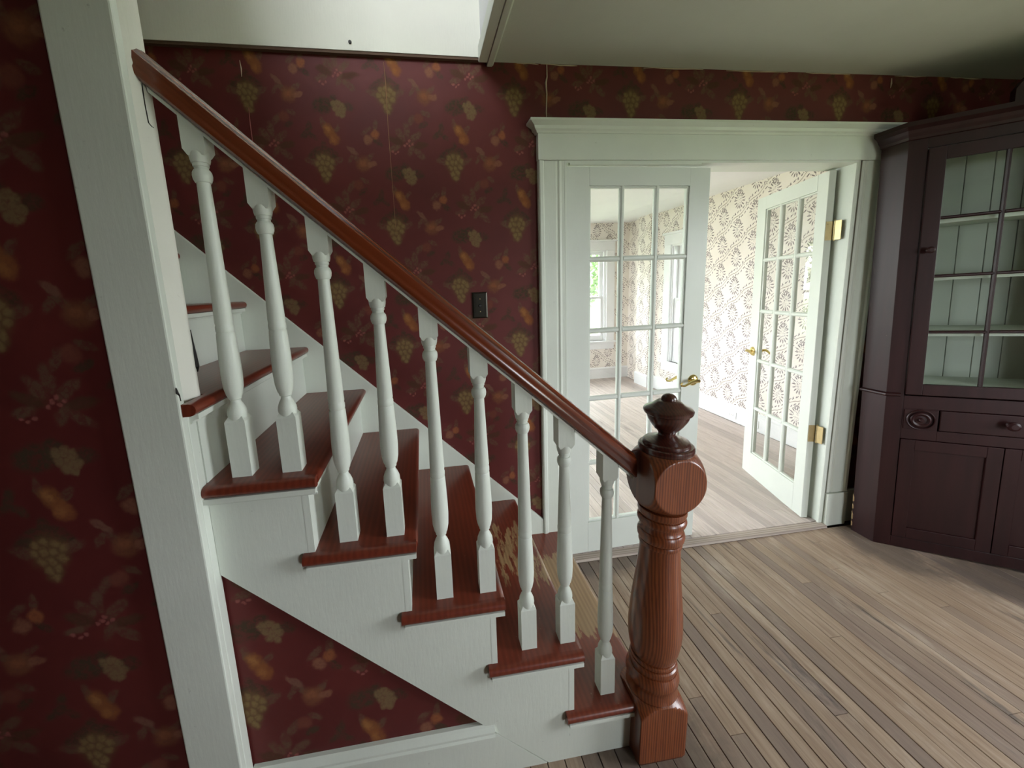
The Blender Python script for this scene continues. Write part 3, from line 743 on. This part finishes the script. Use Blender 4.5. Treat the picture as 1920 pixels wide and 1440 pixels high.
urn = [(.066,.990),(.0735,.996),(.0758,1.001),(.0762,1.007),(.0750,1.013),(.0715,1.016),(.0650,1.0165),(.0650,1.019),(.0640,1.024),(.0600,1.028),(.0585,1.0285),(.052,1.031),(.042,1.034),(.030,1.038),(.0235,1.044),(.0232,1.050),(.026,1.054),(.0275,1.058),(.035,1.063),(.0434,1.074),(.053,1.089),(.0565,1.099),(.0572,1.106),(.0610,1.1065),(.0645,1.109),(.0665,1.114),(.067,1.119),(.064,1.123),(.053,1.128),(.042,1.135),(.034,1.142),(.0275,1.146),(.0205,1.1465),(.0205,1.152),(.0175,1.158),(.011,1.163),(.004,1.165),(0,1.1655)]
MB().lathe(urn, 0, 0, 0, 48).build('finial', NEWEL_D, po, True)
# handrail: moulded section swept down the slope
zb = lambda x: .653 - .898*x
sl = math.atan(.898); cs = math.cos(sl)
sec = [(-.024, 0), (-.030, .006), (-.031, .015), (-.0292, .021), (-.0300, .028), (-.0285, .040), (-.020, .049), (-.010, .053), (.010, .053), (.020, .049), (.0285, .040), (.0300, .028), (.0292, .021), (.031, .015), (.030, .006), (.024, 0)]
RY = -.842
hr = MB(); n = len(sec); vs = []
xa, xb = -1.480, -.296
for x in (xa, xb):
    for a, hgt in sec:
        vs.append((x, RY + a, zb(x) + hgt/cs))      # plumb-cut ends
hr.add(vs, [(i, (i+1) % n, n+(i+1) % n, n+i) for i in range(n)] + [tuple(range(n)), tuple(range(2*n-1, n-1, -1))])
hro = hr.build('handrail', RAIL, bl, True); hro.location = (.23, .865, 0)
XB = [-1.357, -1.237, -1.116, -.992, -.868, -.743, -.624, -.503, -.371]
TB = [5, 5, 4, 4, 3, 3, 2, 2, 1]
HB = [.768, .652, .757, .640, .750, .640, .744, .632, .733]
BY = -.838; HW = .0235
def baluster(x, k, hb):
    z0 = ZT(k); b = MB()
    bs_ = .150 - .004*(5-k)
    prof_sq = lambda: None
    # square foot with eased shoulders
    b.box(-HW, HW, -HW*.95, HW*.95, 0, bs_-.006)
    cb_ = MB(); 
    b.add([(-HW, -HW*.95, bs_-.006), (HW, -HW*.95, bs_-.006), (HW, HW*.95, bs_-.006), (-HW, HW*.95, bs_-.006), (-.016, -.016, bs_+.006), (.016, -.016, bs_+.006), (.016, .016, bs_+.006), (-.016, .016, bs_+.006)],
          [(4,5,6,7)] + [(a, (a+1) % 4, 4+(a+1) % 4, 4+a) for a in range(4)])
    s = lambda h: bs_ + (h-.15)*(hb-.752+.602)/.602 if False else h
    p = [(.0205, bs_-.004), (.0225, bs_+.010), (.0215, bs_+.020), (.017, bs_+.032), (.0125, bs_+.040), (.0118, bs_+.046), (.0150, bs_+.049), (.0152, bs_+.053), (.0185, bs_+.060), (.0222, bs_+.078), (.0238, bs_+.110), (.0232, bs_+.150), (.0212, bs_+.200), (.0205, .362), (.0192, .365), (.0204, .369), (.0205, .379), (.0190, .383), (.0200, .388)]
    p += [(.0140, hb-.066), (.0140, hb-.060), (.0165, hb-.0595), (.0195, hb-.052), (.0204, hb-.045), (.0195, hb-.038), (.0165, hb-.0325), (.0145, hb-.032), (.0145, hb-.026), (.0162, hb-.0255), (.0167, hb-.022), (.0162, hb-.0185), (.0185, hb-.018), (.0205, hb-.010), (.0213, hb-.002), (.0213, hb+.004)]
    b.lathe(p, 0, 0, 0, 24)
    # square head, cut to the rake of the rail
    t0, t1 = zb(x-HW) - z0 + .004, zb(x+HW) - z0 + .004
    y = HW*.95
    b.add([(-.017, -.017, hb-.004), (.017, -.017, hb-.004), (.017, .017, hb-.004), (-.017, .017, hb-.004),
           (-HW, -y, hb+.008), (HW, -y, hb+.008), (HW, y, hb+.008), (-HW, y, hb+.008),
           (-HW, -y, t0), (HW, -y, t1), (HW, y, t1), (-HW, y, t0)],
          [(0,1,2,3), (8,9,10,11)] + [(4*q+a, 4*q+(a+1) % 4, 4*q+4+(a+1) % 4, 4*q+4+a) for q in (0, 1) for a in range(4)])
    o = b.build('baluster', WHITE, bl, True)
    o.location = (x + .23, BY + .865, z0)
for x, k, hb in zip(XB, TB, HB): baluster(x, k, hb)
# thin white fillets under the rail between the balusters
ends = [-1.43] + XB + [-.30]
for i in range(len(ends)-1):
    a = ends[i] + (HW if i else 0); c = ends[i+1] - (HW if i < len(ends)-2 else 0)
    if c - a < .02: continue
    b = MB().prism([(a, zb(a)-.010), (c, zb(c)-.010), (c, zb(c)+.001), (a, zb(a)+.001)], RY-.020, RY+.020, 'y')
    o = b.build('rail_fillet', WHITE, bl); o.location = (.23, .865, 0)

# ------------------------------------------------------------------ light switch
sw = empty('light_switch', (-.607, -.001, 1.401))
pl = MB(); 
pl.add([(-.037, 0, -.062), (.037, 0, -.062), (.037, 0, .062), (-.037, 0, .062), (-.036, -.004, -.061), (.036, -.004, -.061), (.036, -.004, .061), (-.036, -.004, .061), (-.030, -.007, -.055), (.030, -.007, -.055), (.030, -.007, .055), (-.030, -.007, .055)],
       [(0,1,2,3), (8,9,10,11)] + [(4*q+a, 4*q+(a+1) % 4, 4*q+4+(a+1) % 4, 4*q+4+a) for q in (0, 1) for a in range(4)])
pl.build('plate', BRONZE, sw, bevel=.001)
MB().lathe([(0, -.012), (.006, -.012), (.0075, -.010), (.008, -.006), (0, -.006)], 0, 0, -.002, 16, 'y', False).build('push_button', BLACK, sw, True)
for z in (.030, -.030):
    MB().lathe([(0, -.0085), (.0025, -.0085), (.0032, -.007), (0, -.0065)], 0, 0, z, 10, 'y', False).build('screw', BRASS_OLD, sw, True)
for x in (-.027, -.021, .024):
    MB().box(x-.0012, x+.0012, -.0085, -.0065, -.048, .048).build('rib', BRONZE, sw)
tag(sw, 'small dark bronze push button switch plate on the burgundy wall', 'light switch')

# ------------------------------------------------------------------ corner cupboard
AX, AY = 1.513, -.203
ang = math.atan2(-.624, .781)
cu = empty('corner_cupboard', (AX, AY, 0), (0, R(-1.6), ang))
tag(cu, 'dark oxblood painted corner cupboard with glazed upper door', 'cupboard')
def Lc(x, y):
    dx, dy = x-AX, y-AY; c, s = math.cos(ang), math.sin(ang)
    return (dx*c + dy*s, -dx*s + dy*c)
W = .84
B0 = Lc(AX, AY + .115); B1 = Lc(AX, -.045)
C0 = (W + (W*0) , 0)
RTN = (W - B0[0]*-1*0 + (-B0[0]), B0[1])     # mirror of the left return
cor = ((W)/2, .56)
# carcass: two side returns, front frame
t_ = .020
def cpart(b, name, mat=CAB, smooth=False, bevel=.0015, parent=None): return b.build(name, mat, parent or cu, smooth, bevel)
def ret(side):
    p0 = (0, 0); p1 = B0
    d = Vector(p1) - Vector(p0); nrm = Vector((d.y, -d.x)).normalized()*t_
    q = [p0, p1, (p1[0]+abs(nrm.x), p1[1]+abs(nrm.y)*.2), (p0[0]+abs(nrm.x)*1.2, p0[1]+.001)]
    if side: q = [(W-x, y) for x, y in q]
    return q
cpart(MB().prism(ret(0), .0, 2.12, 'z'), 'side_return'); cpart(MB().prism(ret(1), .0, 2.12, 'z'), 'side_return')
fd = .022
# face frame
cpart(MB().box(.002, .066, 0, fd, 0, 2.12), 'frame_stile'); cpart(MB().box(W-.066, W-.002, 0, fd, 0, 2.12), 'frame_stile')
cpart(MB().box(.066, W-.066, 0, fd, 2.040, 2.12), 'frieze_rail')
cpart(MB().box(.066, W-.066, 0, fd, .775, .842), 'waist_rail')
cpart(MB().box(.066, .195, .0, fd, .612, .775), 'frame_block'); cpart(MB().box(W-.195, W-.066, .0, fd, .612, .775), 'frame_block')
cpart(MB().box(.195, W-.195, 0, fd, .612, .665), 'frame_rail'); cpart(MB().box(.066, W-.066, 0, fd, 0, .058), 'base_rail')
# bead moulding at the waist on the returns and the stiles
def bead(side):
    pth = [(W-x, y) if side else (x, y) for x, y in [B0, (0, 0), (.050, 0)]]
    pr = [(0, .836), (.010, .837), (.0155, .841), (.0170, .846), (.0155, .851), (.010, .855), (0, .856)]
    if not side: pth = pth[::1]
    else: pth = pth[::-1]
    return MB().sweep(pth, pr)
cpart(bead(0), 'waist_bead', smooth=True, bevel=0); cpart(bead(1), 'waist_bead', smooth=True, bevel=0)
# crown
pr = [(0, 2.085), (.008, 2.088), (.012, 2.100), (.022, 2.112), (.030, 2.126), (.044, 2.136), (.050, 2.140), (.050, 2.160), (0, 2.164)]
cpart(MB().sweep([B0, (0, 0), (W, 0), (W-B0[0], B0[1])], pr), 'crown', bevel=0)
cpart(MB().prism([(B0[0], B0[1]), (0, 0), (W, 0), (W-B0[0], B0[1]), (.63, .38), (.21, .38)], 2.10, 2.12, 'z'), 'top_board')
# rounded pediment block over the crown
pd = [(.303, 2.160), (W-.303, 2.160), (W-.303, 2.215), (W-.325, 2.250)] + [(W/2 + .095*math.cos(a), 2.245 + .045*math.sin(a)) for a in [0, .4, .8, 1.2, 1.57, 1.94, 2.34, 2.74, 3.14]] + [(.325, 2.250), (.303, 2.215)]
cpart(MB().prism(pd, -.030, .010, 'y'), 'pediment')
# glazed door
dr = cpart(MB().box(.069, .127, -.008, .016, .850, 2.036), 'glazed_door')
for b_ in (MB().box(W-.127, W-.069, -.008, .016, .850, 2.036), MB().box(.127, W-.127, -.008, .016, 1.979, 2.036), MB().box(.127, W-.127, -.008, .016, .850, .904)):
    cpart(b_, 'door_rail', parent=dr)
gx0, gx1, gz0, gz1 = .127, W-.127, .904, 1.979; mw = .014
pw = (gx1-gx0-2*mw)/3; ph = (gz1-gz0-3*mw)/4
for i in (1, 2):
    xc = gx0 + i*pw + (i-.5)*mw
    cpart(MB().prism([(xc-mw/2, .010), (xc-mw/2, 0), (xc-mw/5, -.006), (xc+mw/5, -.006), (xc+mw/2, 0), (xc+mw/2, .010)], gz0, gz1, 'z'), 'muntin', parent=dr, bevel=0)
for j in (1, 2, 3):
    zc = gz0 + j*ph + (j-.5)*mw
    for i in range(3):
        xa_ = gx0 + i*(pw+mw)
        cpart(MB().prism([(.010, zc-mw/2), (0, zc-mw/2), (-.006, zc-mw/5), (-.006, zc+mw/5), (0, zc+mw/2), (.010, zc+mw/2)], xa_-.002, xa_+pw+.002, 'x'), 'muntin', parent=dr, bevel=0)
for j in range(4):
    for i in range(3):
        xa_ = gx0 + i*(pw+mw); za_ = gz0 + j*(ph+mw)
        cpart(MB().box(xa_-.002, xa_+pw+.002, .004, .0065, za_-.002, za_+ph+.002), 'pane', GLASS_OLD, parent=dr, bevel=0)
KN = [(0, -.040), (.012, -.040), (.020, -.035), (.0225, -.028), (.019, -.020), (.011, -.013), (.010, -.004), (.014, 0), (0, 0)]
cpart(MB().lathe([(r*.72, y*.8-.008) for r, y in KN], .099, 0, 1.568, 20, 'y', False), 'knob', smooth=True, bevel=0, parent=dr)
# drawer and rosettes
dw = cpart(MB().box(.199, W-.199, -.004, .018, .668, .772), 'drawer', bevel=.004)
cpart(MB().lathe([(r, y-.004) for r, y in KN], W/2+.005, 0, .728, 24, 'y', False), 'knob', smooth=True, bevel=0, parent=dw)
for xc in (.132, W-.132):
    rz = cpart(MB().box(xc-.060, xc+.060, -.004, .010, .668, .770), 'rosette_block')
    cpart(MB().lathe([(0, -.017), (.007, -.017), (.010, -.013), (.011, -.008), (.022, -.007), (.026, -.012), (.031, -.014), (.036, -.012), (.039, -.006), (.041, -.004), (.045, -.004), (.047, -.009), (.050, -.010), (.0525, -.007), (.053, -.003), (0, -.003)], xc, 0, .720, 40, 'y', False), 'rosette', smooth=True, bevel=0, parent=rz)
# two panelled doors below
for (a, c) in ((.069, W/2-.0015), (W/2+.0015, W-.069)):
    lo, hi = .061, .609; s_ = .052
    d_ = cpart(MB().box(a, a+s_, -.004, .016, lo, hi), 'panelled_door')
    cpart(MB().box(c-s_, c, -.004, .016, lo, hi), 'door_stile', parent=d_)
    cpart(MB().box(a+s_, c-s_, -.004, .016, hi-.055, hi), 'door_rail', parent=d_); cpart(MB().box(a+s_, c-s_, -.004, .016, lo, lo+.058), 'door_rail', parent=d_)
    cpart(MB().box(a+s_, c-s_, .004, .012, lo+.058, hi-.055), 'door_panel', parent=d_)
# inside: boarded back walls meeting in the corner, shelves
L0 = (B0[0]+.012, B0[1]+.004); L1 = (.22, .36); L2 = (.62, .36); L3 = (W-L0[0], L0[1])
for p0, p1, n in ((L0, L1, 3), (L1, L2, 4), (L2, L3, 3)):
    for i in range(n):
        p = Vector(p0).lerp(Vector(p1), i/n); q = Vector(p0).lerp(Vector(p1), (i+1)/n)
        d = (q-p).normalized(); p = p + d*.0015; q = q - d*.0015; nn = Vector((-d.y, d.x))*.012
        cpart(MB().prism([tuple(p), tuple(q), tuple(q+nn), tuple(p+nn)], .80, 2.10, 'z'), 'back_board', CAB_IN, bevel=.0015)
sh = [(.030, .030), (W-.030, .030), (L3[0]-.004, L3[1]), (L2[0]-.002, L2[1]-.002), (L1[0]+.002, L1[1]-.002), (L0[0]+.004, L0[1])]
for z in (.86, 1.145, 1.420, 1.690):
    cpart(MB().prism(sh, z, z+.018, 'z'), 'shelf', CAB_IN)
# chipped corner near the floor
ch = MB()
for z_, h_, w_ in [(.03, .03, .008), (.07, .05, .006), (.135, .03, .010), (.18, .045, .005)]:
    ch.prism([(B0[0]-.001, z_), (B0[0]+w_, z_+.003), (B0[0]+w_*.6, z_+h_*.6), (B0[0]-.001, z_+h_)], B0[1]-.0045, B0[1]+.002, 'y')
cpart(ch, 'chipped_edge', BARE, bevel=0)

# ------------------------------------------------------------------ far room
wfr = MB(); y0, y1, z0, z1 = FWIN_R
wfr.box(FX, FX+.2, .13, y0, -.1, FZC+.05).box(FX, FX+.2, y1, FY, -.1, FZC+.05).box(FX, FX+.2, y0, y1, -.1, z0).box(FX, FX+.2, y0, y1, z1, FZC+.05)
wfr = wfr.build('wall_far_right', CREAM); struct(wfr, 'cream wall with grey medallion paper in the far room', 'wall')
wfe = MB(); xs = FXL
for x0, x1, z0, z1 in sorted(FWIN_E):
    wfe.box(xs, x0, FY, FY+.2, -.1, FZC+.05).box(x0, x1, FY, FY+.2, -.1, z0).box(x0, x1, FY, FY+.2, z1, FZC+.05); xs = x1
wfe.box(xs, FX+.5, FY, FY+.2, -.1, FZC+.05)
struct(wfe.build('wall_far_end', CREAM), 'far end wall with cream medallion paper and windows', 'wall')
wfl = MB(); y0, y1, z0, z1 = FWIN_L
wfl.box(FXL-.2, FXL, .13, y0, -.1, FZC+.05).box(FXL-.2, FXL, y1, FY+.2, -.1, FZC+.05).box(FXL-.2, FXL, y0, y1, -.1, z0).box(FXL-.2, FXL, y0, y1, z1, FZC+.05)
struct(wfl.build('wall_far_room_left', CREAM), 'cream papered left wall of the far room', 'wall')
struct(MB().box(FXL, FX+.5, .131, FY+.2, FZC, FZC+.1).build('ceiling.001', CEIL_FAR), 'white ceiling of the bright far room', 'ceiling')
struct(MB().box(OX1+.002, FX, .1305, .15, 0, FZC).box(FXL, OX0-.002, .1305, .15, 0, FZC).box(OX0-.002, OX1+.002, .1305, .15, OZ, FZC).build('wall_far_front', CREAM), 'cream papered back of the wall around the french doors', 'wall')
# boxed projection near the far corner
ch_ = MB().box(2.135, FX, 3.06, 3.36, .0, FZC).build('wall_far_pier', CREAM); struct(ch_, 'narrow papered pier near the far corner', 'wall')
bprof = [(0, .002), (.018, .002), (.018, .140), (.022, .144), (.022, .156), (.014, .166), (.008, .172), (0, .174)]
def baseb(name, path, label):
    struct(MB().sweep(path, [(a, z+.013) for a, z in bprof]).build(name, WHITE_FAR), label, 'baseboard')
baseb('baseboard_far_right', [(FX, .20), (FX, 3.04)][::-1], 'white baseboard along the far room right wall')
baseb('baseboard_far_pier', [(FX, 3.06), (2.135, 3.06), (2.135, 3.36)][::-1], 'white baseboard round the narrow pier')
baseb('baseboard_far_end', [(FXL, FY), (FX, FY)], 'white baseboard under the far end window')

def window(name, axis, at, a0, a1, z0, z1, label, mid=None):
    """double hung sash window in a wall; axis 'x' = wall across y, 'y' = wall across x (glass outside of `at`)"""
    root = empty(name); w = a1-a0; zm = mid or (z0+z1)/2
    def bx(b, p0, p1, q0, q1, r0, r1):      # along, depth (0 = wall face, + = outdoors, - = room), z
        if axis == 'x': b.box(p0, p1, at+q0, at+q1, r0, r1)
        else: b.box(at+q0, at+q1, p0, p1, r0, r1)
        return b
    def part(nm, *boxes, mat=WHITE_FAR, bevel=.002):
        b = MB()
        for q in boxes: bx(b, *q)
        return b.build(nm, mat, root, bevel=bevel)
    c = .125
    part('casing', (a0-c, a0, -.022, 0, z0-.02, z1), bevel=.003); part('casing', (a1, a1+c, -.022, 0, z0-.02, z1), bevel=.003)
    part('head_casing', (a0-c, a1+c, -.026, 0, z1, z1+.125), (a0-c-.015, a1+c+.015, -.045, 0, z1+.125, z1+.150))
    part('stool', (a0-c-.02, a1+c+.02, -.055, .03, z0-.025, z0))
    part('apron', (a0-c, a1+c, -.020, 0, z0-.125, z0-.025))
    part('jamb_lining', (a0, a0+.018, 0, .2, z0, z1), (a1-.018, a1, 0, .2, z0, z1), (a0+.018, a1-.018, 0, .2, z1-.018, z1), (a0+.018, a1-.018, .03, .2, z0-.01, z0+.012), bevel=0)
    part('stop_bead', (a0+.018, a0+.032, .010, .032, z0, z1-.018), (a1-.032, a1-.018, .010, .032, z0, z1-.018), bevel=.003)
    s = .048
    for nm, q0, lo, hi in (('lower_sash', .036, z0+.012, zm+.018), ('upper_sash', .084, zm-.018, z1-.018)):
        x0, x1 = a0+.020, a1-.020
        so = part(nm, (x0, x0+s, q0, q0+.036, lo, hi), (x1-s, x1, q0, q0+.036, lo, hi), (x0+s, x1-s, q0, q0+.036, lo, lo+(.07 if nm == 'lower_sash' else .036)), (x0+s, x1-s, q0, q0+.036, hi-.036, hi))
        g = bx(MB(), x0+s-.004, x1-s+.004, q0+.016, q0+.020, lo+.03, hi-.03).build('pane', GLASS, so)
    return struct(root, label, 'window')
window('window_1', 'x', FY, *FWIN_E[0], 'white sash window in the far end wall, seen through the left door', 1.25)
window('window_2', 'y', FX, *FWIN_R, 'white sash window in the far right wall beside the narrow pier', 1.23)
window('window_3', 'x', FY, *FWIN_E[1], 'white sash window further left in the far end wall', 1.25)

def outlet(y, z, label):
    o = empty('wall_outlet', (FX-.0185, y, z))
    MB().box(-.006, 0, -.058, .058, -.036, .036).build('cover_plate', OUTLET, o, bevel=.002)
    for dy in (-.022, .022):
        f = MB().box(-.0075, -.006, dy-.014, dy+.014, -.014, .014).build('socket_face', OUTLET, o, bevel=.001)
        for dz in (-.006, .006): MB().box(-.0082, -.0074, dy-.005, dy+.005, dz-.0012, dz+.0012).build('slot', BLACK, f)
    MB().lathe([(0, -.0085), (.003, -.008), (.003, -.006), (0, -.006)], 0, 0, 0, 8, 'x', False).build('screw', BRASS_OLD, o)
    tag(o, label, 'outlet', 'outlets in the far baseboard')
outlet(1.615, .085, 'white wall outlet in the far baseboard, left of the two')
outlet(1.345, .085, 'white wall outlet half hidden behind the open right door')

# ------------------------------------------------------------------ outdoors
def grass_mat():
    t = NT('lawn_grass', .9, .1); p = t.pos()
    t.color(t.mix(t.ramp(t.noise(p, 3, 6, .7), .3, .7), (.13, .17, .08, 1), (.24, .29, .15, 1))); t.bump(t.noise(p, 30, 3), .6, .05); return t.m
def leaf_mat(name, a, b):
    t = NT(name, .7, .2); t.color(t.mix(t.ramp(t.noise(t.obj(), 4, 4), .3, .7), a, b)); return t.m
lawn = MB().add([(-40, -40, -.7), (40, -40, -.7), (40, 40, -.7), (-40, 40, -.7), (-40, -40, -.9), (40, -40, -.9), (40, 40, -.9), (-40, 40, -.9)], [(0,1,2,3), (4,7,6,5), (0,4,5,1), (1,5,6,2), (2,6,7,3), (3,7,4,0)]).build('lawn', grass_mat())
struct(lawn, 'green lawn around the house outside the windows', 'lawn')
LEAFM = [leaf_mat('tree_leaves', (.24, .34, .17, 1), (.42, .54, .30, 1)), leaf_mat('shrub_flowers', (.40, .14, .24, 1), (.62, .30, .42, 1))]
BARK = wood('tree_bark', srgb(70, 58, 46), srgb(110, 96, 80), 'z', .9, .6, 0, .4)
def foliage(center, rad, n, size, mat, parent, seed, name='foliage'):
    rg = random.Random(seed); b = MB()
    for _ in range(n):
        d = Vector((rg.gauss(0, 1), rg.gauss(0, 1), rg.gauss(0, 1))).normalized()*rg.uniform(.55, 1.0)
        p = Vector(center) + Vector((d.x*rad[0], d.y*rad[1], d.z*rad[2]))
        u = Vector((rg.gauss(0, 1), rg.gauss(0, 1), rg.gauss(0, 1))).normalized(); w = u.cross(Vector((rg.gauss(0, 1), rg.gauss(0, 1), .3))).normalized()
        s = size*rg.uniform(.6, 1.3)
        b.add([p-u*s, p+w*s*.5, p+u*s, p-w*s*.5], [(0,1,2,3)])
    o = b.build(name, mat, parent); o['kind'] = 'stuff'; return o
def tree(x, y, h, r, seed, label):
    root = empty('tree', (x, y, -.7))
    MB().tube([(0, 0, 0), (.05, .03, h*.4), (-.03, .05, h*.8)], [.16, .12, .05], 10).build('trunk', BARK, root, True)
    foliage((0, 0, h*.62), (r, r, h*.42), 2600, .16, LEAFM[0], root, seed)
    tag(root, label, 'tree', 'trees outside the far windows')
tree(1.9, 9.5, 5.0, 2.0, 1, 'leafy green tree seen through the far end window')
tree(-3.4, 10.5, 5.5, 2.0, 2, 'leafy green tree left of the far end window view')
tree(6.2, 15.5, 5.0, 2.0, 3, 'leafy green tree right of the far end window view')
sb = empty('flowering_shrub', (6.6, 5.5, -.7)); foliage((0, 0, .8), (1.0, 1.0, .75), 900, .10, LEAFM[1], sb, 9); foliage((0, 0, .6), (1.05, 1.05, .62), 700, .12, LEAFM[0], sb, 10, 'green_leaves')
tag(sb, 'pink flowering shrub outside the far right window', 'shrub')
SID = simple('lavender_siding', (.46, .44, .58, 1), .7)
hs = empty('neighbour_house', (11.5, 8.0, -.7))
hb_ = MB()
for k in range(18): hb_.prism([(-3.0, k*.25), (-3.04, k*.25), (-3.0, k*.25+.25)], -4.5, 4.5, 'y')
hb_.box(-3, 3, -4.5, 4.5, 0, 4.5); hb_.build('siding', SID, hs)
for yy in (-3.2, -1.2, 1.0):
    f_ = MB().box(-3.10, -3.0, yy-.6, yy+.6, 1.4, 3.2).build('window_frame', WHITE_FAR, hs)
    MB().box(-3.115, -3.09, yy-.5, yy+.5, 1.5, 2.28).box(-3.115, -3.09, yy-.5, yy+.5, 2.34, 3.1).build('pane', simple('house_window_dark', srgb(70, 78, 90), .15), f_)
MB().prism([(-5.0, 4.5), (5.0, 4.5), (0, 6.8)], -3.4, 3.4, 'x').build('roof', simple('grey_shingle', srgb(90, 88, 92), .9), hs)
tag(hs, 'lavender sided house outside the far right window', 'house')
